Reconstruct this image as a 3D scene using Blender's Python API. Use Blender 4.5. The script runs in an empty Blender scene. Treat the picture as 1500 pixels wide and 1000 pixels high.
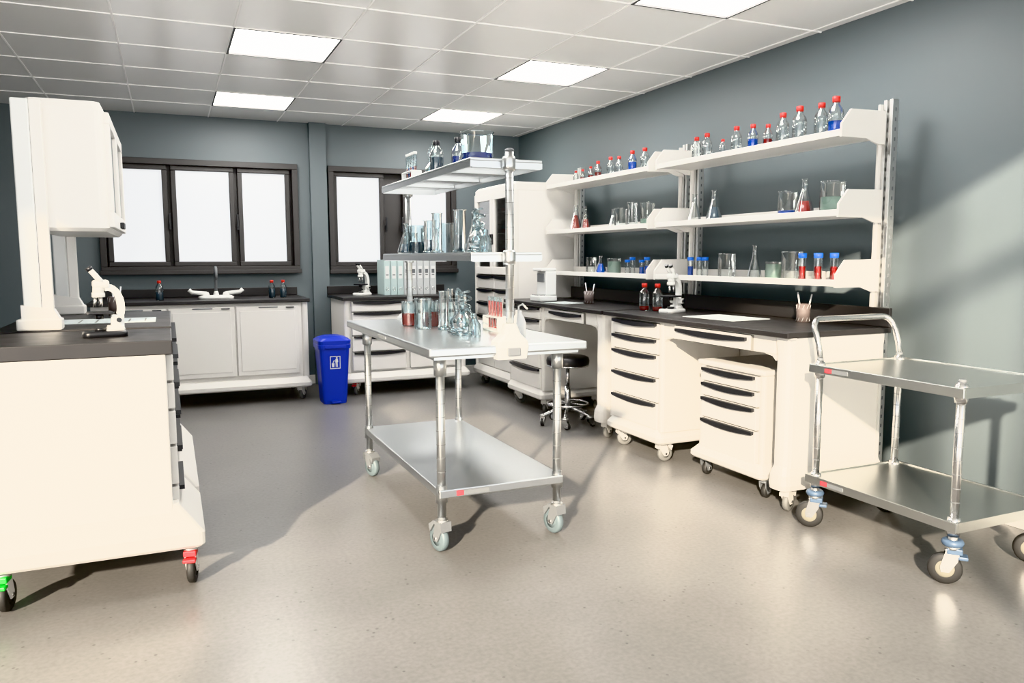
import bpy, bmesh, math, random
from mathutils import Vector, Matrix
random.seed(4)
sc=bpy.context.scene
COL=sc.collection
pi=math.pi
# ---------------------------------------------------------------- materials
def newmat(name):
    m=bpy.data.materials.new(name);m.use_nodes=True
    nt=m.node_tree;return m,nt,nt.nodes['Principled BSDF']
def pm(name,col,rough=.5,metal=0,noise=0,nscale=8,bump=0,emis=0,coat=0,stretch=None,spec=None,var=.04):
    m,nt,p=newmat(name)
    c=(*col,1);p.inputs['Base Color'].default_value=c
    p.inputs['Roughness'].default_value=rough;p.inputs['Metallic'].default_value=metal
    if spec is not None:p.inputs['Specular IOR Level'].default_value=spec
    if coat:p.inputs['Coat Weight'].default_value=coat
    if emis:
        p.inputs['Emission Color'].default_value=c;p.inputs['Emission Strength'].default_value=emis
    if noise or bump:
        tc=nt.nodes.new('ShaderNodeTexCoord');n=nt.nodes.new('ShaderNodeTexNoise')
        n.inputs['Scale'].default_value=nscale;n.inputs['Detail'].default_value=2
        mp=nt.nodes.new('ShaderNodeMapping');nt.links.new(tc.outputs['Object'],mp.inputs['Vector'])
        if stretch:mp.inputs['Scale'].default_value=stretch
        nt.links.new(mp.outputs[0],n.inputs['Vector'])
        if noise:
            r=nt.nodes.new('ShaderNodeMapRange')
            r.inputs['To Min'].default_value=max(0,rough-noise);r.inputs['To Max'].default_value=rough+noise
            r.inputs['From Min'].default_value=.3;r.inputs['From Max'].default_value=.7
            nt.links.new(n.outputs['Fac'],r.inputs['Value']);nt.links.new(r.outputs[0],p.inputs['Roughness'])
            mx=nt.nodes.new('ShaderNodeMix');mx.data_type='RGBA'
            mx.inputs[6].default_value=tuple(x*(1-var) for x in col)+(1,);mx.inputs[7].default_value=tuple(min(1,x*(1+var)) for x in col)+(1,)
            nt.links.new(n.outputs['Fac'],mx.inputs[0]);nt.links.new(mx.outputs[2],p.inputs['Base Color'])
        if bump:
            b=nt.nodes.new('ShaderNodeBump');b.inputs['Strength'].default_value=bump;b.inputs['Distance'].default_value=.002
            nt.links.new(n.outputs['Fac'],b.inputs['Height']);nt.links.new(b.outputs[0],p.inputs['Normal'])
    return m
CREAM=pm('cream_laminate',(.735,.718,.69),.36,noise=.02,nscale=2,var=.01)
CREAM2=pm('cream_plastic',(.68,.662,.63),.40,noise=.02,nscale=3,var=.01)
WHITE=pm('white_plastic',(.66,.67,.665),.35)
GAPM=pm('drawer_gap',(.16,.155,.145),.6)
BLACKTOP=pm('black_worktop',(.021,.020,.021),.42,noise=.03,nscale=12)
HANDLE=pm('dark_handle',(.014,.015,.018),.34)
RUBBER=pm('black_rubber',(.02,.02,.02),.6)
WHEELG=pm('grey_wheel',(.15,.15,.145),.5)
WHEELB=pm('bluegrey_wheel',(.12,.155,.17),.45)
WHEELC=pm('cream_wheel',(.30,.285,.235),.5)
BUMPER=pm('bluegrey_bumper',(.07,.11,.17),.45)
STEEL=pm('brushed_steel',(.62,.64,.65),.30,1,noise=.01,nscale=5,stretch=(1,10,1),var=.01)
STEELD=pm('cart_steel',(.58,.59,.575),.30,1)
CHROME=pm('chrome',(.66,.66,.66),.22,1)
ALU=pm('aluminium',(.66,.66,.65),.38,1)
FRAME=pm('window_frame_dark',(.040,.038,.038),.45)
BLUEBIN=pm('blue_plastic',(.006,.028,.38),.35)
REDCAP=pm('red_cap',(.55,.03,.02),.4)
REDBRK=pm('red_brake',(.50,.015,.015),.4)
GREENBRK=pm('green_brake',(.01,.45,.03),.4)
BLUECAP=pm('blue_cap',(.01,.14,.60),.4)
GREYM=pm('grey_plastic',(.15,.16,.17),.45)
SEAT=pm('black_vinyl',(.012,.012,.014),.35)
PAPER=pm('paper',(.50,.55,.56),.7)
BINDT=pm('binder_teal',(.45,.56,.56),.6)
BINDG=pm('binder_grey',(.50,.52,.53),.6)
DARKL=pm('label_dark',(.12,.13,.14),.6)
REDLAB=pm('label_red',(.6,.02,.03),.5)
ENAM=pm('enamel_white',(.76,.76,.74),.2)
WOODC=pm('cup_mesh',(.13,.105,.10),.6,noise=.2,nscale=60)
PEN=pm('pen_plastic',(.7,.7,.72),.4)
L_RED=pm('liquid_red',(.24,.010,.008),.15);L_BLUE=pm('liquid_blue',(.0,.08,.50),.15)
L_GREEN=pm('liquid_green',(.30,.42,.36),.25);L_PINK=pm('liquid_pink',(.36,.05,.04),.2)
L_NAVY=pm('liquid_navy',(.01,.03,.22),.2);L_BROWN=pm('liquid_brown',(.24,.04,.03),.25);L_SLATE=pm('liquid_slate',(.06,.09,.12),.2)
def glassmat(name,tint,base=.05,gl=.8):
    m,nt,p=newmat(name);nt.nodes.remove(p)
    out=nt.nodes['Material Output'];t=nt.nodes.new('ShaderNodeBsdfTransparent');t.inputs[0].default_value=(*tint,1)
    g=nt.nodes.new('ShaderNodeBsdfGlossy');g.inputs['Roughness'].default_value=.03;g.inputs['Color'].default_value=(gl,gl,gl,1)
    lw=nt.nodes.new('ShaderNodeLayerWeight');lw.inputs['Blend'].default_value=.35
    r=nt.nodes.new('ShaderNodeMapRange');r.inputs['To Min'].default_value=base;r.inputs['To Max'].default_value=.85
    mx=nt.nodes.new('ShaderNodeMixShader')
    nt.links.new(lw.outputs['Fresnel'],r.inputs[0]);nt.links.new(r.outputs[0],mx.inputs[0])
    nt.links.new(t.outputs[0],mx.inputs[1]);nt.links.new(g.outputs[0],mx.inputs[2]);nt.links.new(mx.outputs[0],out.inputs[0])
    return m
GLASS=glassmat('clear_glass',(.92,.95,.95),.06,.9)
GLASSB=glassmat('bluish_glass',(.74,.84,.87),.12,.9)
PANE=glassmat('cabinet_glass',(.93,.95,.95),.22)
WALL=pm('slate_grey_paint',(.124,.150,.161),.5,noise=.02,nscale=2,var=.01)
CEILM=pm('ceiling_tile',(.91,.90,.885),.26)
CEILBAR=pm('ceiling_bar',(.97,.96,.95),.5)
SKIRT=pm('skirting_white',(.75,.74,.71),.45)
def floor_mat():
    m,nt,p=newmat('polished_concrete');N=nt.nodes.new;L=nt.links.new
    tc=N('ShaderNodeTexCoord')
    n1=N('ShaderNodeTexNoise');n1.inputs['Scale'].default_value=1.7;n1.inputs['Detail'].default_value=8;n1.inputs['Roughness'].default_value=.6
    n2=N('ShaderNodeTexNoise');n2.inputs['Scale'].default_value=60;n2.inputs['Detail'].default_value=3
    vo=N('ShaderNodeTexVoronoi');vo.inputs['Scale'].default_value=26;vo.inputs['Randomness'].default_value=1
    for n in(n1,n2,vo):L(tc.outputs['Object'],n.inputs['Vector'])
    r=N('ShaderNodeValToRGB');e=r.color_ramp.elements;e[0].position=.28;e[0].color=(.150,.146,.142,1);e[1].position=.75;e[1].color=(.202,.196,.190,1)
    L(n1.outputs['Fac'],r.inputs[0])
    r2=N('ShaderNodeValToRGB');e=r2.color_ramp.elements;e[0].position=.3;e[0].color=(.86,.86,.86,1);e[1].position=.65;e[1].color=(1.05,1.05,1.05,1)
    L(n2.outputs['Fac'],r2.inputs[0])
    n3=N('ShaderNodeTexNoise');n3.inputs['Scale'].default_value=7;L(tc.outputs['Object'],n3.inputs['Vector'])
    lt=N('ShaderNodeMapRange');lt.inputs['From Min'].default_value=.08;lt.inputs['From Max'].default_value=.17;L(vo.outputs['Distance'],lt.inputs[0])
    mk=N('ShaderNodeMapRange');mk.inputs['From Min'].default_value=.5;mk.inputs['From Max'].default_value=.62;mk.inputs['To Min'].default_value=1;mk.inputs['To Max'].default_value=0;L(n3.outputs['Fac'],mk.inputs[0])
    mxx=N('ShaderNodeMath');mxx.operation='MAXIMUM';L(lt.outputs[0],mxx.inputs[0]);L(mk.outputs[0],mxx.inputs[1])
    sp=N('ShaderNodeMapRange');sp.inputs['To Min'].default_value=.42;L(mxx.outputs[0],sp.inputs[0])
    a=N('ShaderNodeMix');a.data_type='RGBA';a.blend_type='MULTIPLY';a.inputs[0].default_value=1;L(r.outputs[0],a.inputs[6]);L(r2.outputs[0],a.inputs[7])
    b=N('ShaderNodeMix');b.data_type='RGBA';b.blend_type='MULTIPLY';b.inputs[0].default_value=1;L(a.outputs[2],b.inputs[6]);L(sp.outputs[0],b.inputs[7])
    L(b.outputs[2],p.inputs['Base Color'])
    rr=N('ShaderNodeMapRange');rr.inputs['From Min'].default_value=.3;rr.inputs['From Max'].default_value=.7;rr.inputs['To Min'].default_value=.285;rr.inputs['To Max'].default_value=.33
    L(n1.outputs['Fac'],rr.inputs[0]);L(rr.outputs[0],p.inputs['Roughness'])
    bp=N('ShaderNodeBump');bp.inputs['Strength'].default_value=.08;bp.inputs['Distance'].default_value=.001;L(n2.outputs['Fac'],bp.inputs['Height']);L(bp.outputs[0],p.inputs['Normal'])
    return m
FLOOR=floor_mat()
def emat(name,col,s,gloss=False):
    m,nt,p=newmat(name);p.inputs['Base Color'].default_value=(.3,.3,.3,1) if gloss else (.8,.8,.8,1)
    p.inputs['Roughness'].default_value=.12 if gloss else .5
    p.inputs['Emission Color'].default_value=(*col,1);p.inputs['Emission Strength'].default_value=s;return m
LEDM=emat('led_panel',(1,.97,.925),33)
FROST=emat('frosted_pane',(.88,.90,.93),.85,True)
# ---------------------------------------------------------------- builder
class B:
    def __init__(s,name,loc=(0,0,0),rot=0):
        s.name=name;s.loc=loc;s.rot=math.radians(rot);s.bm=bmesh.new();s.mats=[];s.M=Matrix.Identity(4)
    def mi(s,m):
        if m not in s.mats:s.mats.append(m)
        return s.mats.index(m)
    def _fin(s,vs,mat,smooth=False):
        i=s.mi(mat);fs=set()
        for v in vs:
            for f in v.link_faces:fs.add(f)
        for f in fs:
            f.material_index=i;f.smooth=smooth
    def v(s,co):return s.bm.verts.new(s.M@Vector(co))
    def box(s,x0,x1,y0,y1,z0,z1,mat,bev=0,seg=2):
        r=bmesh.ops.create_cube(s.bm,size=1)['verts']
        T=s.M@Matrix.Translation(((x0+x1)/2,(y0+y1)/2,(z0+z1)/2))@Matrix.Diagonal((abs(x1-x0),abs(y1-y0),abs(z1-z0),1))
        bmesh.ops.transform(s.bm,matrix=T,verts=r)
        s._fin(r,mat)
        if bev:
            es=set(e for v in r for e in v.link_edges)
            o=bmesh.ops.bevel(s.bm,geom=list(es),offset=bev,segments=seg,affect='EDGES',profile=.5)
            for f in o['faces']:f.material_index=s.mi(mat);f.smooth=False
    def ring(s,c,a,b,r,n,ph=0):
        return [s.v(c+a*(r*math.cos(ph+2*pi*k/n))+b*(r*math.sin(ph+2*pi*k/n))) for k in range(n)]
    def bridge(s,A,Bv,mat,smooth=True):
        i=s.mi(mat);n=len(A)
        for k in range(n):
            f=s.bm.faces.new((A[k],A[(k+1)%n],Bv[(k+1)%n],Bv[k]));f.material_index=i;f.smooth=smooth
    def cap(s,A,mat,flip=False):
        f=s.bm.faces.new(A[::-1] if flip else A);f.material_index=s.mi(mat)
    def cyl(s,p0,p1,r0,mat,r1=None,n=16,caps=True):
        p0=Vector(p0);p1=Vector(p1);d=(p1-p0).normalized();a=d.orthogonal().normalized();b=d.cross(a)
        if r1 is None:r1=r0
        A=s.ring(p0,a,b,r0,n);C=s.ring(p1,a,b,r1,n);s.bridge(A,C,mat)
        if caps:s.cap(A,mat,True);s.cap(C,mat)
    def lathe(s,prof,c,mat,n=20,axis=(0,0,1),capb=False,capt=False):
        c=Vector(c);d=Vector(axis).normalized()
        a=Vector((1,0,0)) if abs(d.z)>.9 else d.orthogonal().normalized();b=d.cross(a)
        prev=None;first=None
        for r,z in prof:
            R=s.ring(c+d*z,a,b,max(r,.0004),n)
            if prev:s.bridge(prev,R,mat)
            else:first=R
            prev=R
        if capb:s.cap(first,mat,True)
        if capt:s.cap(prev,mat)
    def tube(s,pts,r,mat,n=10,closed=False):
        pts=[Vector(p) for p in pts];prev=None;first=None;a=None;m=len(pts)
        for i,p in enumerate(pts):
            if closed:d=(pts[(i+1)%m]-pts[i-1]).normalized()
            else:d=(pts[min(i+1,m-1)]-pts[max(i-1,0)]).normalized()
            if a is None:a=d.orthogonal().normalized()
            else:a=(a-d*a.dot(d)).normalized()
            R=s.ring(p,a,d.cross(a),r,n)
            if prev:s.bridge(prev,R,mat)
            else:first=R
            prev=R
        if closed:s.bridge(prev,first,mat)
        else:s.cap(first,mat,True);s.cap(prev,mat)
    def torus(s,c,ax,R,r,mat,n=24,m=8):
        c=Vector(c);d=Vector(ax).normalized();a=d.orthogonal().normalized();b=d.cross(a)
        s.tube([c+a*(R*math.cos(2*pi*k/n))+b*(R*math.sin(2*pi*k/n)) for k in range(n)],r,mat,n=m,closed=True)
    def prism(s,poly,plane,t0,t1,mat,smooth=False):
        def f(p,t):
            return {'xz':(p[0],t,p[1]),'yz':(t,p[0],p[1]),'xy':(p[0],p[1],t)}[plane]
        A=[s.v(f(p,t0)) for p in poly];C=[s.v(f(p,t1)) for p in poly]
        s.bridge(A,C,mat,smooth);s.cap(A,mat,True);s.cap(C,mat)
    def loft(s,secs,mat,cx=0,cy=0,capb=True,capt=True,smooth=True):
        prev=None
        for sec in secs:
            z,hx,hy,r=sec[:4];ox,oy=(sec[4],sec[5]) if len(sec)>4 else (0,0)
            pts=[]
            for qx,qy,a0 in((1,1,0),(-1,1,90),(-1,-1,180),(1,-1,270)):
                for k in range(4):
                    an=math.radians(a0+30*k);pts.append((cx+ox+qx*(hx-r)+r*math.cos(an),cy+oy+qy*(hy-r)+r*math.sin(an),z))
            R=[s.v(p) for p in pts]
            if prev:s.bridge(prev,R,mat,smooth)
            elif capb:s.cap(R,mat,True)
            prev=R
        if capt:s.cap(prev,mat)
    def done(s):
        bmesh.ops.recalc_face_normals(s.bm,faces=s.bm.faces)
        me=bpy.data.meshes.new(s.name);s.bm.to_mesh(me);s.bm.free()
        for m in s.mats:me.materials.append(m)
        o=bpy.data.objects.new(s.name,me);o.location=s.loc;o.rotation_euler=(0,0,s.rot);COL.objects.link(o)
        return o
def caster(b,x,y,ztop,r=.05,wheel=WHEELG,tyre=WHEELG,fork=CREAM2,ang=0,brake=None,bump=None,w=.028,guard=False):
    S=b.M.copy();b.M=b.M@Matrix.Translation((x,y,0))@Matrix.Rotation(math.radians(ang),4,'Z')
    off=.022
    b.lathe([(r*.55,-w*.5),(r*.9,-w*.5),(r,-w*.3),(r,w*.3),(r*.9,w*.5),(r*.55,w*.5)],(0,off,r),tyre,n=24,axis=(1,0,0))
    b.lathe([(.001,-w*.42),(r*.2,-w*.62),(r*.3,-w*.4),(r*.6,-w*.4),(r*.6,w*.4),(r*.3,w*.4),(r*.2,w*.62),(.001,w*.42)],(0,off,r),wheel,n=24,axis=(1,0,0))
    for sx in(-1,1):
        x0=sx*(w*.62)
        b.prism([(off-.014,r-.012),(off+.014,r-.012),(off+.018,r+.01),(.022,r*2+.016),(-.026,r*2+.016),(-.02,r*1.6)],'yz',x0-.0025,x0+.0025,fork)
    b.cyl((-w*.8,off,r),(w*.8,off,r),.008,CHROME,n=10)
    b.box(-w*.7,w*.7,-.028,.026,r*2+.008,r*2+.02,fork,.003)
    if guard:
        b.prism([(off+.035,r*1.45),(off+.045,r*2.0),(.03,r*2+.025),(-.03,r*2+.025),(-.034,r*1.7),(-.02,r*1.7),(-.015,r*2+.01),(.025,r*2+.01)],'yz',-w*.85,w*.85,fork)
    zz=r*2+.02
    b.cyl((0,0,zz-.002),(0,0,max(ztop,zz+.01)),.017,fork if not bump else ALU,n=14)
    b.cyl((0,0,zz),(0,0,zz+.012),.027,ALU,n=16)
    if bump:b.torus((0,0,zz+.025),(0,0,1),.026,.015,bump,n=20)
    if brake:
        b.box(-w*.8,w*.8,-.055,-.02,r*1.72,r*1.95,brake,.004)
        b.box(-w*.8,w*.8,-.035,.02,r*2.02,r*2.4,brake,.004)
    b.M=S
def handle(b,x0,x1,z,y,drop=.024,t=.022):
    n=10;w=x1-x0;poly=[(x0,z),(x0,z-drop*.7)]
    for k in range(1,n):
        u=k/n;poly.append((x0+w*u,z-drop*(.7+.6*math.sin(pi*u))))
    poly+= [(x1,z-drop*.7),(x1,z)]
    b.prism(poly,'xz',y-t,y,HANDLE)
def drawers(b,x0,x1,ztop,hs,y,mat=CREAM):
    z=ztop
    b.box(x0+.002,x1-.002,y-.006,y+.012,ztop-sum(hs)+.006,ztop-.002,GAPM)
    for h in hs:
        b.box(x0,x1,y-.02,y+.008,z-h+.006,z-.003,mat,.004)
        handle(b,x0+.012,x1-.012,z-.003,y-.018)
        z-=h
def slab(b,x0,x1,y0,y1,z0,z1,mat=CREAM2):
    b.loft([(z0,(x1-x0)/2-.012,(y1-y0)/2-.012,.03),(z0+.012,(x1-x0)/2,(y1-y0)/2,.035),(z0+(z1-z0)*.45,(x1-x0)/2,(y1-y0)/2,.035),(z1,(x1-x0)/2-.04,(y1-y0)/2-.03,.03)],mat,(x0+x1)/2,(y0+y1)/2,smooth=False)
def worktop(b,x0,x1,y0,y1,zt,th=.028):
    b.box(x0,x1,y0,y1,zt-th,zt,BLACKTOP,.004)
# ---------------------------------------------------------------- room
XW=3.63;YB=8.05;ZC=2.61;XL=-2.4;YO=.6
b=B('floor');b.box(XL-.1,XW+.1,-2.5,YB+.1,-.1,0,FLOOR);b.done()
b=B('wall_right');b.box(XW,XW+.12,-1.2,YB+.12,0,ZC+.1,WALL);b.done()
b=B('wall_left');b.box(XL-.12,XL,1.5,YB+.12,0,ZC+.1,WALL);b.done()
W1=(-.56,1.21,1.15,2.20);W2=(1.51,2.87,1.14,2.20)
b=B('wall_back')
for x0,x1,z0,z1 in((XL,W1[0],0,ZC+.1),(W1[0],W1[1],0,W1[2]),(W1[0],W1[1],W1[3],ZC+.1),(W1[1],W2[0],0,ZC+.1),(W2[0],W2[1],0,W2[2]),(W2[0],W2[1],W2[3],ZC+.1),(W2[1],XW,0,ZC+.1)):
    b.box(x0,x1,YB,YB+.12,z0,z1,WALL)
b.done()
b=B('trim_1');b.box(1.33,1.49,YB-.07,YB,0,ZC-.001,WALL);b.done()
b=B('baseboard_right');b.box(XW-.012,XW,-1.2,YB-.02,0,.09,SKIRT,.003);b.done()
b=B('baseboard_back');b.box(XL,XW-.02,YB-.012,YB,0,.09,SKIRT,.003);b.done()
P=.63;gx=.41-P*5;gy=4.92-P*7
lights=[(i,j) for i in(5,8) for j in(4,7,10) ]
b=B('ceiling')
b.box(XL,XW,YO,YB,ZC+.03,ZC+.1,CEILM)
for i in range(-1,11):
    for j in range(-1,13):
        if (i,j) in lights:continue
        x0=max(XL,gx+i*P);x1=min(XW,gx+(i+1)*P);y0=max(YO,gy+j*P);y1=min(YB,gy+(j+1)*P)
        if x1-x0<.03 or y1-y0<.03:continue
        b.box(x0+.003,x1-.003,y0+.003,y1-.003,ZC,ZC+.03,CEILM)
for k in range(-1,12):
    x=gx+k*P
    if XL<x<XW:b.box(x-.005,x+.005,YO,YB,ZC-.004,ZC+.02,CEILBAR)
for k in range(-1,13):
    y=gy+k*P
    if YO<y<YB:b.box(XL,XW,y-.005,y+.005,ZC-.0042,ZC+.02,CEILBAR)
b.done()
for i,j in lights:
    x0=gx+i*P;y0=gy+j*P
    b=B('ceiling_light_panel')
    b.box(x0+.014,x0+P-.014,y0+.014,y0+P-.014,ZC+.004,ZC+.02,LEDM)
    for a in((x0,x0+P,y0,y0+.014),(x0,x0+P,y0+P-.014,y0+P),(x0,x0+.014,y0+.014,y0+P-.014),(x0+P-.014,x0+P,y0+.014,y0+P-.014)):
        b.box(*a,ZC-.006,ZC+.02,FRAME)
    b.done()
def window(n,W,panes,mid):
    x0,x1,z0,z1=W;b=B('window_%d'%n);y=YB
    f=.055
    for a in((x0,x1,z1-f,z1),(x0,x1,z0,z0+f),(x0,x0+f,z0+f,z1-f),(x1-f,x1,z0+f,z1-f)):
        b.box(a[0],a[1],y-.05,y+.10,a[2],a[3],FRAME,.004)
    b.box(x0-.01,x1+.01,y-.07,y-.051,z0-.02,z0+.02,FRAME,.004)
    for xa,xb in panes:
        g=.045
        za=z0+f;zb=z1-f
        xa-=g;xb+=g
        for a in((xa,xb,zb-g,zb),(xa,xb,za,za+g),(xa,xa+g,za+g,zb-g),(xb-g,xb,za+g,zb-g)):
            b.box(a[0],a[1],y-.015,y+.05,a[2],a[3],FRAME,.006)
        b.box(xa+g-.005,xb-g+.005,y+.02,y+.03,za+g-.005,zb-g+.005,FROST)
    b.box(x0+f,x1-f,y+.052,y+.06,z0+f,z1-f,FRAME)
    for xm in mid:
        b.box(xm-.012,xm+.012,y-.035,y-.015,1.55,1.62,HANDLE,.003);b.box(xm-.009,xm+.009,y-.055,y-.035,1.58,1.70,HANDLE,.003)
    b.done()
window(1,W1,[(-.45,-.02),(.10,.57),(.69,1.09)],[.035,.635])
window(2,W2,[(1.60,2.04),(2.33,2.77)],[2.1,2.27])
# ---------------------------------------------------------------- right benches  (local x -> -Y, local y -> +X)
ZT=.915
def upstand(x0,x1,y0,y1,z0,z1):
    b=B('worktop_upstand');b.box(x0,x1,y0,y1,z0,z1,BLACKTOP,.004);b.done()
def bench(name,yn,yf,ped0,ped1):
    L=yf-yn;D=.70
    b=B(name,(2.70,yf,0),-90)
    worktop(b,0,L,0,D-.01,ZT)
    upstand(2.70+D-.03,2.70+D-.01,yn,yf,ZT+.0005,ZT+.10)
    b.box(.002,L-.002,.03,.06,ZT-.035,ZT-.0285,CREAM2)
    b.box(.02,L-.02,D-.06,D-.04,.22,ZT-.03,CREAM2)
    x0,x1=yf-ped1,yf-ped0
    b.box(x0+.02,x1-.02,.055,D-.065,.20,ZT-.031,CREAM,.006)
    b.loft([(.2,.022,.30,.02),(ZT-.032,.022,.30,.02)],CREAM2,x0+.022,.335,smooth=False)
    b.loft([(.2,.022,.30,.02),(ZT-.032,.022,.30,.02)],CREAM2,x1-.022,.335,smooth=False)
    drawers(b,x0+.046,x1-.046,ZT-.04,[.10,.10,.145,.155,.17],.05)
    slab(b,x0-.01,x1+.01,.01,D-.05,.125,.215)
    for cx in(x0+.07,x1-.07):
        for cy in(.09,D-.13):caster(b,cx,cy,.13,ang=random.uniform(-30,40),guard=True)
    e=L-.02
    b.loft([(.15,.045,.32,.035),(.2,.05,.325,.04),(.8,.05,.325,.04),(ZT-.03,.06,.33,.04)],CREAM,e-.055,.36,smooth=False)
    b.loft([(.125,.06,.34,.04),(.15,.065,.345,.045),(.20,.06,.34,.04),(.24,.048,.325,.035)],CREAM2,e-.055,.36,smooth=False)
    for cy in(.10,D-.12):caster(b,e-.055,cy,.13,ang=25,guard=True)
    k0,k1=x1,e-.11
    b.box(k0,k1,.045,.09,ZT-.12,ZT-.03,CREAM,.006)
    b.prism([(k0,ZT-.12),(k0+.08,ZT-.12),(k0+.02,ZT-.13),(k0,ZT-.15)],'xz',.05,.085,CREAM2)
    b.prism([(k1,ZT-.12),(k1,ZT-.15),(k1-.02,ZT-.13),(k1-.08,ZT-.12)],'xz',.05,.085,CREAM2)
    m0=k0+.14;m1=k1-.16
    b.box(m0-.004,m1+.004,.03,.046,ZT-.119,ZT-.034,GAPM)
    b.box(m0,m1,.02,.05,ZT-.115,ZT-.037,CREAM,.004)
    handle(b,m0+.02,m1-.02,ZT-.05,.025,.026)
    return b.done()
bench('lab_workbench',2.86,4.60,3.94,4.56)
bench('lab_workbench',4.63,6.32,5.60,6.28)
b=B('mobile_drawer_pedestal',(2.80,3.68,0),-90)
b.box(.02,.54,.02,.50,.17,.659,CREAM,.008)
b.loft([(.17,.02,.25,.018),(.659,.02,.25,.018)],CREAM2,.03,.26,smooth=False);b.loft([(.17,.02,.25,.018),(.659,.02,.25,.018)],CREAM2,.53,.26,smooth=False)
b.box(.0,.56,.0,.52,.66,.69,CREAM,.01)
drawers(b,.052,.508,.655,[.085,.085,.125,.185],.015)
slab(b,-.03,.59,-.03,.53,.115,.19)
for cx in(.03,.53):
    for cy in(.05,.46):caster(b,cx,cy,.12,r=.04,ang=20,wheel=GREYM,tyre=RUBBER,fork=GREYM)
b.done()
def post(b,y,z0=.12,z1=2.08):
    x=3.43
    b.box(x,x+.045,y-.028,y-.008,z0,z1,ALU,.002);b.box(x,x+.045,y+.008,y+.028,z0,z1,ALU,.002)
    b.box(x+.02,x+.045,y-.01,y+.01,z0,z1,ALU)
    z=z0+.05
    while z<z1-.03:
        b.box(x+.0185,x+.021,y-.005,y+.005,z,z+.02,HANDLE)
        b.box(x+.020,x+.028,y-.0285,y-.0278,z,z+.018,GREYM);z+=.05
    b.box(x-.02,x+.04,y+.03,y+.045,z0,z1-.02,CREAM,.003)
    b.box(x-.01,x+.05,y-.035,y+.035,z0-.12,z0,CREAM2,.004)
def shelving(y0,y1):
    b=B('wall_shelving_unit')
    for y in(y0-.01,y1-.06):post(b,y)
    for z in(1.885,1.485,1.125):
        b.box(3.143,3.404,y0+.012,y1-.012,z+.002,z+.022,CREAM)
        b.box(3.13,3.143,y0+.012,y1-.012,z,z+.034,CREAM,.003)
        b.box(3.404,3.419,y0+.012,y1-.012,z,z+.07,CREAM,.003)
        for y in(y0,y1-.012):
            b.prism([(3.128,z-.005),(3.128,z+.06),(3.19,z+.135),(3.43,z+.14),(3.43,z-.03),(3.38,z-.03),(3.30,z-.005)],'xz',y,y+.0118,CREAM)
    b.done()
shelving(2.99,4.63);shelving(4.72,6.35)
# ---------------------------------------------------------------- glassware
def liq_prof(prof,lvl):
    out=[];pr=None
    for r,z in prof:
        if z>lvl:
            if pr:
                t=(lvl-pr[1])/(z-pr[1]+1e-9);out.append((pr[0]+(r-pr[0])*t,lvl))
            break
        out.append((r,z));pr=(r,z)
    return [(max(r-.0025,.001),z+.002) for r,z in out]+[(.001,lvl+.002)]
def vessel(name,prof,x,y,z,liq=None,lvl=0,mat=None,extra=None,lid=None):
    b=B(name,(x,y,z));b.lathe([(.001,.001)]+prof,(0,0,0),mat or GLASS,n=22)
    if liq:b.lathe([(.001,.003)]+liq_prof(prof,lvl)[0:],(0,0,0),liq,n=20)
    if extra:extra(b)
    return b.done()
def bottle(x,y,z,h=.19,liq=None,lvl=.4,cap=REDCAP,r=None):
    r=r or h*.19
    prof=[(r*.9,0),(r,.006),(r,h*.58),(r*.9,h*.68),(r*.45,h*.80),(r*.40,h*.88)]
    def ex(b):b.lathe([(r*.40,h*.86),(r*.50,h*.86),(r*.52,h*.99),(r*.44,h)],(0,0,0),cap,capt=True,capb=True)
    vessel('reagent_bottle',prof,x,y,z,liq,h*lvl,extra=ex)
def beaker(x,y,z,r=.05,h=.13,liq=None,lvl=.35,mat=None):
    def ex(b):
        for k in range(3):b.box(r*.98,r*1.005,-.008,.004,h*(.3+.15*k),h*(.3+.15*k)+.002,WHITE)
    vessel('glass_beaker',[(r*.92,0),(r,.008),(r,h*.96),(r*1.07,h),(r*1.03,h+.001)],x,y,z,liq,h*lvl,mat,ex)
def flask(x,y,z,r=.045,h=.16,liq=None,lvl=.3,mat=None):
    vessel('erlenmeyer_flask',[(r*.95,0),(r,.008),(r*.97,.02),(r*.33,h*.68),(r*.28,h*.96),(r*.38,h)],x,y,z,liq,h*lvl,mat)
def vial(x,y,z,h=.12,r=.02,liq=None,cap=BLUECAP):
    def ex(b):b.lathe([(r*.9,h*.82),(r*1.1,h*.82),(r*1.1,h)],(0,0,0),cap,capt=True,capb=True)
    vessel('sample_vial',[(r*.9,0),(r,.005),(r,h*.85)],x,y,z,liq,h*.5,extra=ex)
def cylinder_glass(x,y,z,h=.25,r=.022,liq=None,mat=None):
    def ex(b):b.lathe([(r*1.4,0),(r*1.4,.008),(r,.014)],(0,0,0),mat or GLASS,n=6,capb=True)
    vessel('measuring_cylinder',[(r,.012),(r,h*.97),(r*1.25,h)],x,y,z,liq,h*.4,mat,ex)
SX=3.27
zt=1.908
for y,h,l,lv in((3.17,.21,L_BLUE,.38),(3.27,.195,None,0),(3.43,.205,None,0),(3.56,.19,None,0),(3.68,.145,L_RED,.4),(3.81,.165,L_BLUE,.45),(3.96,.175,None,0),(4.09,.115,None,0),(4.25,.175,None,0),(4.36,.165,None,0),
  (4.98,.175,None,0),(5.15,.175,L_BLUE,.5),(5.34,.155,None,0),(5.47,.165,None,0),(5.67,.155,L_BROWN,.4),(5.79,.125,L_RED,.4),(5.93,.115,L_BROWN,.4),(6.05,.115,None,0)):
    bottle(SX,y,zt,h,l,lv)
zm=1.508
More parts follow.
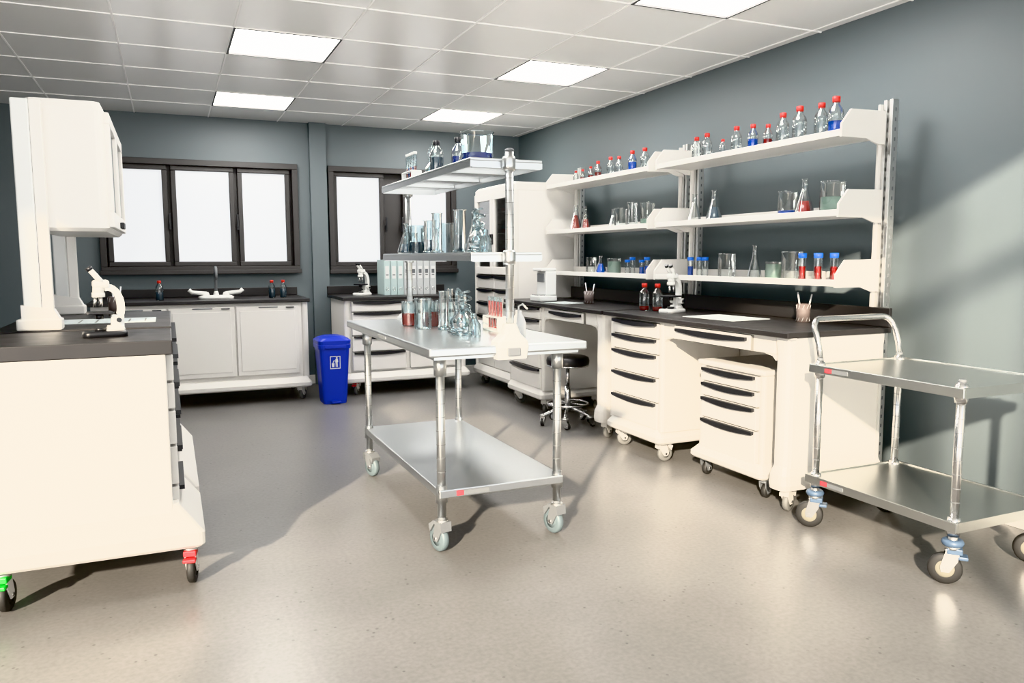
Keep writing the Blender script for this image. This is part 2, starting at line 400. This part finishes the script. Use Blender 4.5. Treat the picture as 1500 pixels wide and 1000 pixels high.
flask(SX,4.37,zm,.05,.19);flask(SX,4.16,zm,.055,.20,L_SLATE,.45);beaker(SX,3.50,zm,.055,.14,L_BLUE,.22);flask(SX,3.37,zm,.055,.2,L_RED,.38);beaker(SX,3.17,zm,.065,.17,L_GREEN,.5)
flask(SX,6.05,zm,.06,.22,L_BROWN,.6);flask(SX,5.87,zm,.045,.2,L_BROWN,.45);beaker(SX,5.30,zm,.055,.15);beaker(SX,5.14,zm,.04,.19);beaker(SX,4.93,zm,.055,.17,L_GREEN,.3);flask(SX,5.42,zm,.04,.15)
zl=1.148
for y in(4.40,4.30,4.24):vial(SX,y,zl,.13,.02,L_BLUE if y>4.35 else None)
beaker(SX,4.02,zl,.055,.15);flask(SX,3.76,zl,.045,.20);beaker(SX+.03,3.63,zl,.05,.10,L_GREEN,.85);beaker(SX,3.45,zl,.06,.16)
for k,y in enumerate((3.35,3.28,3.235,3.17)):vial(SX+(.03 if k%2 else -.02),y,zl,.15,.021,L_RED)
flask(SX,5.61,zl,.05,.14,L_BLUE,.55);beaker(SX,5.77,zl,.045,.13);beaker(SX,5.40,zl,.055,.12,L_GREEN,.8);vial(SX,5.2,zl,.11,.02);vial(SX,5.13,zl,.13,.02);vial(SX,5.0,zl,.11,.02,L_BLUE);vial(SX,4.93,zl,.13,.02,L_BLUE)
bottle(2.98,4.52,ZT,.185,L_RED,.15);bottle(3.02,4.42,ZT,.185,L_RED,.15)
# ---------------------------------------------------------------- small props
def microscope(x,y,z,rot,s=1,dark=False):
    b=B('microscope',(x,y,z),rot);b.M=Matrix.Scale(s,4)
    W=ENAM;K=HANDLE
    b.loft([(0,.062,.10,.03),(.022,.062,.10,.03),(.03,.055,.092,.028)],K if dark else W,0,0)
    b.loft([(.03,.04,.045,.015),(.055,.03,.035,.012)],W,0,.05)
    n=10;out=[];inn=[]
    for k in range(n+1):
        t=k/n;a=-.5+t*2.3
        out.append((.02+.075*math.cos(a),.15+.115*math.sin(a)));inn.append((.02+.042*math.cos(a),.15+.082*math.sin(a)))
    b.prism(out+inn[::-1],'yz',-.017,.017,W)
    b.box(-.02,.02,.03,.09,.03,.11,W,.006)
    b.box(-.055,.055,-.075,.04,.115,.127,K,.003)
    b.cyl((0,-.02,.03),(0,-.02,.045),.025,K,n=16)
    b.cyl((0,-.02,.09),(0,-.02,.116),.018,K,n=14)
    b.cyl((-.05,.06,.085),(.05,.06,.085),.02,W,n=16);b.cyl((-.062,.06,.085),(.062,.06,.085),.012,K,n=14)
    b.cyl((0,-.02,.20),(0,-.02,.222),.03,W,n=18)
    for a in(0,2.1,4.2):
        b.cyl((.014*math.sin(a),-.02-.014*math.cos(a),.205),(.02*math.sin(a),-.02-.02*math.cos(a),.15),.009,CHROME,r1=.006,n=10)
    b.cyl((0,-.02,.22),(0,-.015,.265),.026,W,n=16)
    b.box(-.03,.03,-.045,.03,.245,.285,W,.01)
    for sx in(-.018,.018):
        b.cyl((sx,.0,.27),(sx,-.05,.335),.012,W,n=12);b.cyl((sx,-.05,.335),(sx,-.06,.348),.015,K,n=12)
    return b.done()
def pencup(x,y,z):
    b=B('pen_cup',(x,y,z));b.lathe([(.036,0),(.038,.1),(.034,.1),(.033,.01)],(0,0,0),WOODC,n=20,capb=True)
    for k in range(10):
        a=k*.63
        b.cyl((.0375*math.cos(a),.0375*math.sin(a),.005),(.0395*math.cos(a+.9),.0395*math.sin(a+.9),.095),.0012,WHITE,n=4)
    b.cyl((0,.01,.012),(-.02,.025,.165),.004,PEN,n=8);b.cyl((.01,-.01,.012),(.03,-.03,.155),.004,PEN,n=8)
    b.done()
def paper(x,y,z,rot=0,w=.3,h=.42):
    b=B('paper_sheet',(x,y,z),rot);b.box(-w/2,w/2,-h/2,h/2,0,.002,PAPER)
    for k in range(5):b.box(-w*.4,w*.3,-h*.4+k*h*.17,-h*.4+k*h*.17+.008,.002,.0023,WHEELG)
    b.done()
microscope(3.02,4.25,ZT,-70,.90)
pencup(3.25,3.33,ZT);paper(3.05,3.75,ZT,5);pencup(3.02,5.36,ZT);paper(2.9,5.55,ZT,8,.2,.28)
b=B('lab_scale',(2.86,5.85,ZT))
b.box(-.08,.08,-.10,.10,0,.05,WHITE,.01);b.box(-.02,.08,-.09,.09,.05,.25,WHITE,.012);b.box(-.075,-.02,-.07,.07,.05,.056,CHROME,.002);b.box(-.03,-.018,-.06,.06,.16,.23,GREYM,.003);b.box(-.06,.08,-.085,.085,.25,.275,WHITE,.008);b.done()
# stool
b=B('lab_stool',(2.76,5.22,0))
b.lathe([(.001,.455),(.14,.455),(.155,.462)],(0,0,0),GREYM,n=32)
b.lathe([(.155,.46),(.163,.475),(.165,.50),(.158,.522),(.14,.53),(.001,.532)],(0,0,0),SEAT,n=32)
b.torus((0,0,.463),(0,0,1),.158,.006,CHROME,n=32)
b.cyl((0,0,.10),(0,0,.30),.025,CHROME);b.cyl((0,0,.3),(0,0,.456),.015,CHROME)
b.torus((0,0,.165),(0,0,1),.155,.009,CHROME,n=36)
for k in range(5):
    a=2*pi*k/5+.35;ca,sa=math.cos(a),math.sin(a)
    b.tube([(0,0,.13),(.08*ca,.08*sa,.12),(.17*ca,.17*sa,.085),(.19*ca,.19*sa,.075)],.013,CHROME)
    b.tube([(.02*ca,.02*sa,.165),(.155*ca,.155*sa,.165)],.006,CHROME)
    caster(b,.19*ca,.19*sa,.085,r=.026,wheel=GREYM,tyre=RUBBER,fork=CHROME,ang=k*70,w=.022)
b.done()
# tall cabinet
b=B('glass_door_cabinet',(2.85,7.385,0),-90)
W=.96;D=.62
b.box(0,.02,0,D,.2,1.90,CREAM);b.box(W-.02,W,0,D,.2,1.90,CREAM);b.box(.02,W-.02,D-.02,D,.2,1.9,CREAM);b.box(.02,W-.02,.033,D-.02,.2,1.08,CREAM)
b.loft([(1.88,W/2+.005,D/2+.005,.03),(1.93,W/2+.005,D/2+.005,.03),(1.955,W/2-.02,D/2-.02,.03)],CREAM,W/2,D/2,smooth=False)
for sx in(.02,W-.02):b.loft([(.2,.022,.035,.02),(1.89,.022,.035,.02)],CREAM2,sx,.02,smooth=False)
for z in(1.3,1.5,1.7):b.box(.02,W-.02,.06,D-.02,z,z+.012,CREAM2)
for x0,x1 in((.045,W/2-.004),(W/2+.004,W-.045)):
    for a in((x0,x1,1.82,1.875),(x0,x1,1.12,1.19),(x0,x0+.055,1.19,1.82),(x1-.055,x1,1.19,1.82)):b.box(a[0],a[1],-.02,.012,a[2],a[3],CREAM,.004)
    b.box(x0+.05,x1-.05,-.006,-.001,1.185,1.825,PANE)
    drawers(b,x0,x1,1.105,[.13,.13,.13,.16,.16,.18],.02)
b.box(W/2-.03,W/2-.015,-.035,-.02,1.4,1.5,HANDLE,.002);b.box(W/2+.015,W/2+.03,-.035,-.02,1.4,1.5,HANDLE,.002)
slab(b,-.02,W+.015,-.04,D+.02,.12,.215)
for cx in(.08,W-.08):
    for cy in(.05,D-.08):caster(b,cx,cy,.13,ang=20,guard=True)
for z in(1.312,1.512,1.712):
    for k in range(6):
        x=.12+k*.14;b.cyl((x,.2,z),(x,.2,z+.10+.03*(k%2)),.03,GLASSB,n=14);b.cyl((x,.2,z+.01),(x,.2,z+.05),.027,[L_SLATE,L_PINK,L_GREEN][k%3],n=12)
b.done()
# ---------------------------------------------------------------- back benches
b=B('sink_workbench',(-.62,7.12,0))
L=1.77;D=.75
worktop(b,0,L,0,D,.92,.03);upstand(-.62,-.62+L,7.12+D-.02,7.12+D,.9205,1.0)
b.box(.02,L-.03,.05,D-.03,.20,.889,CREAM,.006)
b.loft([(.2,.03,.33,.028),(.889,.03,.33,.028)],CREAM2,L-.045,.36,smooth=False)
pw=.54
for k in range(3):
    x0=.06+k*pw
    b.box(x0,x0+pw-.012,.02,.055,.25,.86,CREAM,.006)
    b.box(x0+.03,x0+pw-.042,.014,.03,.29,.82,CREAM,.004)
    b.box(x0+pw-.12,x0+pw-.05,.0,.02,.842,.852,HANDLE,.002);b.box(x0+pw*.35,x0+pw*.65,.012,.022,.845,.855,GREYM,.002)
slab(b,-.02,L,-.02,D,.125,.215)
for cx in(.09,L-.09):
    for cy in(.07,D-.1):caster(b,cx,cy,.13,r=.052,ang=-35,guard=True)
b.done()
b=B('sink_faucet',(.38,7.42,.92))
b.loft([(0,.15,.06,.05),(.022,.15,.06,.05),(.034,.12,.045,.04)],ENAM)
for sx in(-1,1):
    b.lathe([(.032,.02),(.030,.045),(.02,.062)],(sx*.085,0,0),ENAM,capt=True)
    b.tube([(sx*.08,0,.05),(sx*.14,-.01,.055),(sx*.2,-.02,.062),(sx*.225,-.02,.085)],.018,ENAM)
b.tube([(0,0,.02),(0,0,.2)]+[(0,-.06+.06*math.cos(a*pi/8),.22+.06*math.sin(a*pi/8)) for a in range(0,9)]+[(0,-.12,.17)],.013,GREYM)
b.lathe([(.026,.015),(.022,.05),(.015,.07)],(0,0,0),ENAM)
b.done()
bottle(-.08,7.40,.92,.17,L_SLATE,.4);bottle(.86,7.42,.92,.16,L_SLATE,.5);bottle(.96,7.42,.92,.16,L_SLATE,.5)
b=B('drawer_workbench',(1.44,7.12,0))
L=1.23
worktop(b,0,L,0,D,.92,.03);upstand(1.44,1.44+L,7.12+D-.02,7.12+D,.9205,1.0)
b.box(.04,L-.04,.055,D-.03,.2,.889,CREAM,.006)
for sx in(.05,L-.05):b.loft([(.2,.03,.33,.028),(.889,.03,.33,.028)],CREAM2,sx,.36,smooth=False)
drawers(b,.09,.60,.88,[.10,.10,.12,.15,.18],.04);drawers(b,.64,L-.09,.88,[.10,.10,.12,.15,.18],.04)
slab(b,-.0,L+.01,-.02,D,.125,.215)
for cx in(.12,L-.1):
    for cy in(.07,D-.1):caster(b,cx,cy,.13,r=.052,ang=-35,guard=True,brake=REDBRK if cy<.2 and cx<.2 else None)
b.done()
microscope(1.70,7.45,.92,-60,.88)
b=B('ring_binders',(1.90,7.38,.92))
x=0
for k in range(8):
    w=.066;m=BINDT if k<3 else BINDG
    b.box(x,x+w-.004,0,.27,0,.34,m,.003)
    b.box(x+.012,x+w-.016,-.002,.0,.16,.28,WHITE);b.box(x+.018,x+w-.022,-.003,-.001,.19,.20,DARKL)
    b.torus((x+w/2-.002,-.001,.06),(0,1,0),.014,.003,CHROME,n=14,m=6)
    if k>=3:b.box(x+.016,x+w-.02,-.003,-.001,.21,.25,DARKL)
    x+=w
b.done()
# bin
b=B('pedal_waste_bin',(1.30,6.94,0))
b.loft([(0,.10,.11,.03),(.03,.105,.115,.03),(.49,.132,.14,.035),(.49,.142,.15,.04),(.525,.145,.152,.04),(.53,.14,.148,.04)],BLUEBIN,smooth=False)
b.loft([(.53,.142,.15,.04),(.56,.145,.152,.04),(.582,.12,.13,.05),(.598,.07,.09,.05)],BLUEBIN,smooth=False)
b.box(-.09,.09,-.158,-.145,.495,.525,BLUEBIN,.004);b.box(-.04,.04,-.16,-.11,.01,.03,BLUEBIN,.004)
def yb(z):return -(.115+(z-.03)/.46*.025)-.0015
def dec(pts):
    vs=[b.v((x*.9,yb(z)-.001,z)) for x,z in pts];f=b.bm.faces.new(vs);f.material_index=b.mi(WHITE)
for pts in([(-.05,.32),(-.044,.32),(-.044,.42),(-.05,.42)],[(.044,.32),(.05,.32),(.05,.42),(.044,.42)],[(-.05,.314),(.05,.314),(.05,.32),(-.05,.32)],[(-.05,.42),(.05,.42),(.05,.426),(-.05,.426)],
  [(-.03,.33),(-.01,.33),(-.008,.365),(-.034,.365)],[(.005,.33),(.012,.33),(.014,.375),(.003,.375)],[(.018,.33),(.025,.33),(.022,.375),(.016,.375)],[(.0,.372),(.028,.372),(.026,.40),(.002,.40)],[(.008,.403),(.022,.403),(.022,.416),(.008,.416)],[(-.025,.37),(-.015,.37),(-.005,.39),(-.012,.392)]):dec(pts)
b.done()
# ---------------------------------------------------------------- steel table with rack
b=B('steel_work_table')
X0,X1,Y0,Y1=.955,1.69,3.01,4.62
b.box(X0,X1,Y0,Y1,.872,.91,STEEL,.008,3)
b.box(X0+.03,X1-.03,Y0+.03,Y1-.03,.858,.8715,STEEL)
LX=(1.04,1.60);LY=(3.13,4.46)
b.box(1.02,1.62,3.10,4.50,.246,.284,STEEL,.005)
for x in LX:
    for y in LY:
        b.cyl((x,y,.16),(x,y,.858),.019,STEEL,n=18)
        b.cyl((x,y,.225),(x,y,.30),.027,STEEL,n=18,r1=.023);b.cyl((x,y,.78),(x,y,.8575),.027,STEEL,n=18)
        for z in(.36,.42,.48,.54,.60,.66,.72):b.torus((x,y,z),(0,0,1),.019,.0012,GREYM,n=16,m=4)
        caster(b,x,y,.17,r=.058,wheel=WHEELB,tyre=WHEELB,fork=GREYM,ang=15 if y<4 else -160,w=.032,guard=True)
b.box(1.13,1.25,3.0965,3.102,.255,.275,GREYM);b.box(1.10,1.13,3.096,3.102,.255,.275,REDLAB)
b.box(.952,.957,3.7,3.85,.885,.897,GREYM)
SX0,SX1=1.16,1.49
PX=1.325
for z in(1.29,1.68):
    b.box(SX0,SX1,3.06,4.52,z,z+.012,STEEL,.003)
    for a in((SX0,SX0+.008,3.06,4.52),(SX1-.008,SX1,3.06,4.52)):b.box(*a,z-.025,z-.0003,STEEL)
    for a in((SX0+.008,SX1-.008,3.06,3.075),(SX0+.008,SX1-.008,4.505,4.52)):b.box(*a,z-.028,z-.0003,STEEL)
    for k in range(3):
        y=3.40+k*.38;b.box(SX0+.01,SX1-.01,y,y+.05,z-.016,z-.0003,STEEL)
    for y in(3.04,4.54):
        b.lathe([(.026,z-.04),(.028,z-.02),(.028,z+.01),(.024,z+.02)],(PX,y,0),STEEL,capb=True,capt=True)
for y,s in((3.035,-1),(4.545,1)):
    b.cyl((PX,y,.95),(PX,y,1.722),.018,STEEL,n=20);b.lathe([(.019,1.72),(.019,1.728),(.01,1.732)],(PX,y,0),GREYM,capb=True,capt=True)
    z=1.0
    while z<1.7:
        b.torus((PX,y,z),(0,0,1),.018,.0008,GREYM,n=16,m=4);z+=.0508
    b.loft([(.85,.07,.035,.015),(.90,.075,.045,.015),(.925,.07,.045,.015),(.955,.040,.035,.015),(1.0,.026,.026,.02)],WHITE,PX,y-s*.002,smooth=False)
    b.box(PX-.03,PX+.03,y-.048,y-.04,.865,.90,GREYM,.003)
b.done()
z=.911
beaker(1.20,4.12,z,.045,.13,L_PINK,.5,GLASSB);beaker(1.28,4.0,z,.045,.14,L_PINK,.55,GLASSB);beaker(1.33,4.2,z,.04,.12,None,0,GLASSB);beaker(1.20,3.88,z,.045,.16,None,0,GLASSB)
flask(1.40,4.02,z,.05,.2,None,0,GLASSB);cylinder_glass(1.29,3.80,z,.2,.026,None,GLASSB);cylinder_glass(1.37,3.77,z,.18,.022,L_PINK,GLASSB);flask(1.43,3.89,z,.05,.17,L_GREEN,.3,GLASSB)
def still(x,y,z,s=1,rot=0):
    b=B('distillation_glassware',(x,y,z),rot);b.M=Matrix.Scale(s,4)
    def ball(cx,cy,r,z0,neck):
        pr=[(.001,z0)]+[(r*math.sin(a*pi/10),z0+r-r*math.cos(a*pi/10)) for a in range(1,9)]+[(r*.32,z0+2*r+.01),(r*.30,z0+2*r+neck),(r*.42,z0+2*r+neck+.006)]
        b.lathe(pr,(cx,cy,0),GLASSB,n=22)
    b.torus((0,0,.008),(0,0,1),.05,.008,GLASSB);b.torus((.02,.11,.008),(0,0,1),.04,.007,GLASSB)
    ball(0,0,.048,.01,.06);ball(.02,.11,.036,.01,.05)
    b.tube([(0,0,.17),(0,.01,.20),(0,.05,.215),(.01,.09,.19),(.02,.11,.14)],.009,GLASSB)
    b.tube([(.045*math.cos(k*.7)*(.4+.012*k),-.03+.045*math.sin(k*.7)*.9,.10+k*.0045) for k in range(26)],.005,GLASSB)
    b.tube([(0,0,.11),(0,-.05,.13),(0,-.10,.11),(0,-.13,.05),(0,-.13,.0)],.008,GLASSB)
    b.lathe([(.03,0),(.03,.06),(.012,.085),(.012,.11)],(0,-.13,0),GLASSB)
    b.done()
still(1.28,3.50,z,1.0,5)
b=B('test_tube_rack',(1.50,3.62,z))
b.box(-.03,.03,-.10,.10,0,.01,WHITE,.002);b.box(-.03,.03,-.10,.10,.07,.076,WHITE,.002)
for sy in(-.097,.097):b.box(-.03,.03,sy-.003,sy+.003,.01,.07,WHITE)
for k in range(5):
    y=-.075+k*.0375;b.lathe([(.002,.012),(.009,.02),(.010,.17),(.011,.172)],(0,y,0),GLASSB,n=12);b.cyl((0,y,.015),(0,y,.15),.008,L_RED if k<3 else L_PINK,n=10)
b.done()
b=B('wash_bottle',(1.44,3.20,z))
b.lathe([(.03,0),(.033,.01),(.033,.075),(.025,.10),(.014,.115),(.014,.13)],(0,0,0),WHITE,capb=True,capt=True);b.tube([(0,0,.12),(0,0,.15),(.01,-.02,.16),(.02,-.05,.14)],.004,WHITE);b.done()
zz=1.303
beaker(1.30,4.42,zz,.04,.12,None,0,GLASSB);flask(1.24,4.30,zz,.05,.17,L_SLATE,.3,GLASSB);beaker(1.36,4.24,zz,.05,.14,None,0,GLASSB);beaker(1.25,4.12,zz,.05,.15,L_SLATE,.4,GLASSB);beaker(1.38,4.0,zz,.05,.16,None,0,GLASSB)
cylinder_glass(1.26,3.93,zz,.17,.03,L_SLATE,GLASSB);cylinder_glass(1.38,3.80,zz,.22,.03,L_SLATE,GLASSB);cylinder_glass(1.25,3.78,zz,.2,.025,None,GLASSB);flask(1.40,3.64,zz,.05,.2,L_SLATE,.5,GLASSB);still(1.30,3.34,zz,.92,-5)
zz=1.693
b=B('test_tube_rack',(1.30,4.38,zz))
b.box(-.03,.03,-.10,.10,0,.01,WHITE,.002);b.box(-.03,.03,-.10,.10,.07,.076,WHITE,.002)
for sy in(-.097,.097):b.box(-.03,.03,sy-.003,sy+.003,.01,.07,WHITE)
for k in range(5):
    y=-.075+k*.0375;b.lathe([(.002,.012),(.009,.02),(.010,.17)],(0,y,0),GLASSB,n=12);b.cyl((0,y,.015),(0,y,.1),.008,[L_PINK,L_NAVY][k%2],n=10);b.cyl((0,y,.165),(0,y,.18),.012,WHITE,n=10)
b.done()
still(1.32,4.05,zz,.85,170)
bottle(1.39,3.84,zz,.2,L_NAVY,.5,HANDLE,.036);bottle(1.26,3.80,zz,.17,L_SLATE,.5,HANDLE,.034);flask(1.36,3.66,zz,.045,.19,L_NAVY,.3);beaker(1.33,3.42,zz,.075,.16,L_NAVY,.38,GLASSB)
# ---------------------------------------------------------------- utility cart
b=B('utility_cart')
X0,X1,Y0,Y1=2.72,3.32,1.96,2.74
for z in(.765,.24):
    b.box(X0+.012,X1-.012,Y0+.012,Y1-.012,z,z+.012,STEELD)
    for a in((X0,X0+.012,Y0,Y1),(X1-.012,X1,Y0,Y1)):b.box(*a,z-.022,z+.018,STEELD,.003)
    for a in((X0+.012,X1-.012,Y0,Y0+.012),(X0+.012,X1-.012,Y1-.012,Y1)):b.box(*a,z-.022,z+.018,STEELD)
    b.box(X0-.003,X0+.001,2.60,2.64,z-.012,z+.006,REDLAB);b.box(X0-.003,X0+.001,2.51,2.60,z-.012,z+.006,GREYM)
for x in(X0+.035,X1-.05):
    for y in(Y0+.035,Y1-.035):
        b.cyl((x,y,.19),(x,y,.80),.0165,CHROME,n=18)
        for z in(.765,.24):b.lathe([(.022,z-.045),(.026,z-.02),(.026,z+.012),(.021,z+.03)],(x,y,0),CHROME,capb=True,capt=True)
        for k in range(8):b.torus((x,y,.33+k*.055),(0,0,1),.0165,.0012,GREYM,n=16,m=4)
        b.lathe([(.012,.80),(.0165,.80),(.014,.812)],(x,y,0),GREYM,capt=True)
        caster(b,x,y,.20,r=.062,wheel=WHEELC,tyre=RUBBER,fork=CHROME,ang=40,bump=BUMPER,w=.03,brake=BUMPER if y<2.2 or x<3 else None)
xa,xb=X0+.035,X1-.05;y=Y1-.035
R=.05;pts=[(xa,y,.80),(xa,y+.01,.86),(xa,y+.03,.92)]
zt_=.985
pts+=[(xa+R-R*math.cos(a*pi/10),y+.04+.006*a,zt_-R+R*math.sin(a*pi/10)) for a in range(0,6)]
pts+=[(xb-R+R*math.sin(a*pi/10),y+.07-.006*a,zt_-R+R*math.cos(a*pi/10)) for a in range(0,6)]
pts+=[(xb,y+.03,.92),(xb,y+.01,.86),(xb,y,.80)]
b.tube(pts,.014,CHROME,n=14)
b.done()
# ---------------------------------------------------------------- left units (local x -> +Y, local y -> -X)
ZL=.975
def leftunit(name,y0,L,brk):
    b=B(name,(0,y0,0),90);D=.70
    worktop(b,0,L,0,D,ZL,.055)
    b.box(.01,L-.01,.035,D-.02,.20,ZL-.056,CREAM,.006)
    for sx in(.03,L-.03):b.loft([(.22,.03,.335,.008),(ZL-.0555,.03,.335,.008)],CREAM,sx,.36,smooth=False)
    drawers(b,.07,L-.07,ZL-.06,[.11,.11,.14,.16,.18],.02)
    b.loft([(.16,L/2,.378,.02),(.172,L/2+.012,.39,.025),(.22,L/2+.012,.39,.025),(.26,L/2+.006,.375,.02,0,.015),(.34,L/2-.004,.345,.02,0,.045)],CREAM2,L/2,.305,smooth=False)
    for cx in(.04,L-.04):
        for cy in(-.03,D-.10):caster(b,cx,cy,.17,r=.06,ang=-100,wheel=RUBBER,tyre=RUBBER,fork=CREAM2,brake=brk if cy<.1 else GREENBRK,w=.03)
    return b
leftunit('lab_drawer_cart',3.18,.56,REDBRK).done()
leftunit('lab_drawer_cart',3.84,1.15,REDBRK).done()
b=B('wall_cabinet_frame')
for y in(3.88,4.92):
    b.box(-.57,-.505,y-.03,y+.03,ZL,1.945,WHITE,.006);b.box(-.505,-.46,y-.02,y+.02,ZL,1.945,CREAM,.004)
    b.box(-.60,-.43,y-.045,y+.045,ZL,ZL+.05,CREAM,.008);b.prism([(-.58,ZL+.05),(-.44,ZL+.05),(-.46,ZL+.09),(-.58,ZL+.11)],'xz',y-.035,y+.035,CREAM)
b.loft([(1.40,.14,.54,.03),(1.415,.155,.555,.035),(1.925,.155,.555,.035),(1.96,.14,.54,.035)],CREAM,-.385,4.45,smooth=False)
for y0,y1 in((3.93,4.445),(4.455,4.97)):
    for a in((y0,y1,1.87,1.92),(y0,y1,1.42,1.49),(y0,y0+.06,1.49,1.87),(y1-.06,y1,1.49,1.87)):b.box(-.234,-.210,a[0],a[1],a[2],a[3],CREAM,.004)
    b.box(-.2295,-.226,y0+.055,y1-.055,1.485,1.875,GREYM)
b.box(-.210,-.192,4.38,4.43,1.43,1.46,HANDLE,.003);b.box(-.210,-.192,4.47,4.52,1.43,1.46,HANDLE,.003)
b.done()
microscope(-.24,3.44,ZL,-80,.78,True)
pencup(-.27,4.72,ZL);paper(-.28,4.3,ZL,90,.3,.42)
# ---------------------------------------------------------------- unseen freestanding bars, added to cast mullion shadows
b=B('window_3')
for x in(.12,.60):b.box(x-.025,x+.025,-1.6,-1.54,0,4.2,FRAME)
b.box(-.9,1.0,-1.6,-1.54,3.16,3.24,FRAME)
b.done()
# ---------------------------------------------------------------- light : sky above, glow added below the horizon to brighten the ceiling
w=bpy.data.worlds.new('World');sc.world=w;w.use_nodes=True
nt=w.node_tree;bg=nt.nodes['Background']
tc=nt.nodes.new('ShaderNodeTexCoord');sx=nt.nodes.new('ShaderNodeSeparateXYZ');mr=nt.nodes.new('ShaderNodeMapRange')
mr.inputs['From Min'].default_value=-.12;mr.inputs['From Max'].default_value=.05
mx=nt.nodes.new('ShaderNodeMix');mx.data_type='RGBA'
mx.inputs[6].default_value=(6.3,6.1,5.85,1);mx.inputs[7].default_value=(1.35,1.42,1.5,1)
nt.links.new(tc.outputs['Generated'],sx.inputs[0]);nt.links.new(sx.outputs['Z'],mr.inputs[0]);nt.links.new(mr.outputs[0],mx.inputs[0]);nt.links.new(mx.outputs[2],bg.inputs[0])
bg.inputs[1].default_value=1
sd=Vector((.8,1,-.49)).normalized()
L=bpy.data.lights.new('sun','SUN');L.energy=14.5;L.color=(1,.86,.68);L.angle=math.radians(1.8)
o=bpy.data.objects.new('sun',L);o.rotation_euler=sd.to_track_quat('-Z','Y').to_euler();o.location=(-3,-3,4);COL.objects.link(o)
# ---------------------------------------------------------------- camera
th,ph,ro=math.radians(23.733),math.radians(6.172),math.radians(-.1854)
F=Vector((math.sin(th)*math.cos(ph),math.cos(th)*math.cos(ph),-math.sin(ph)))
R_=Vector((math.cos(th),-math.sin(th),0));U_=R_.cross(F)
R2=R_*math.cos(ro)+U_*math.sin(ro);U2=-R_*math.sin(ro)+U_*math.cos(ro)
cd=bpy.data.cameras.new('camera');cam=bpy.data.objects.new('camera',cd);COL.objects.link(cam)
M=Matrix((R2,U2,-F)).transposed().to_4x4();M.translation=(0,0,1.28);cam.matrix_world=M
cd.sensor_width=36;cd.lens=1139.07/1500*36;cd.clip_start=.05
sc.camera=cam
try:sc.view_settings.view_transform='Khronos PBR Neutral'
except Exception:sc.view_settings.view_transform='Standard'
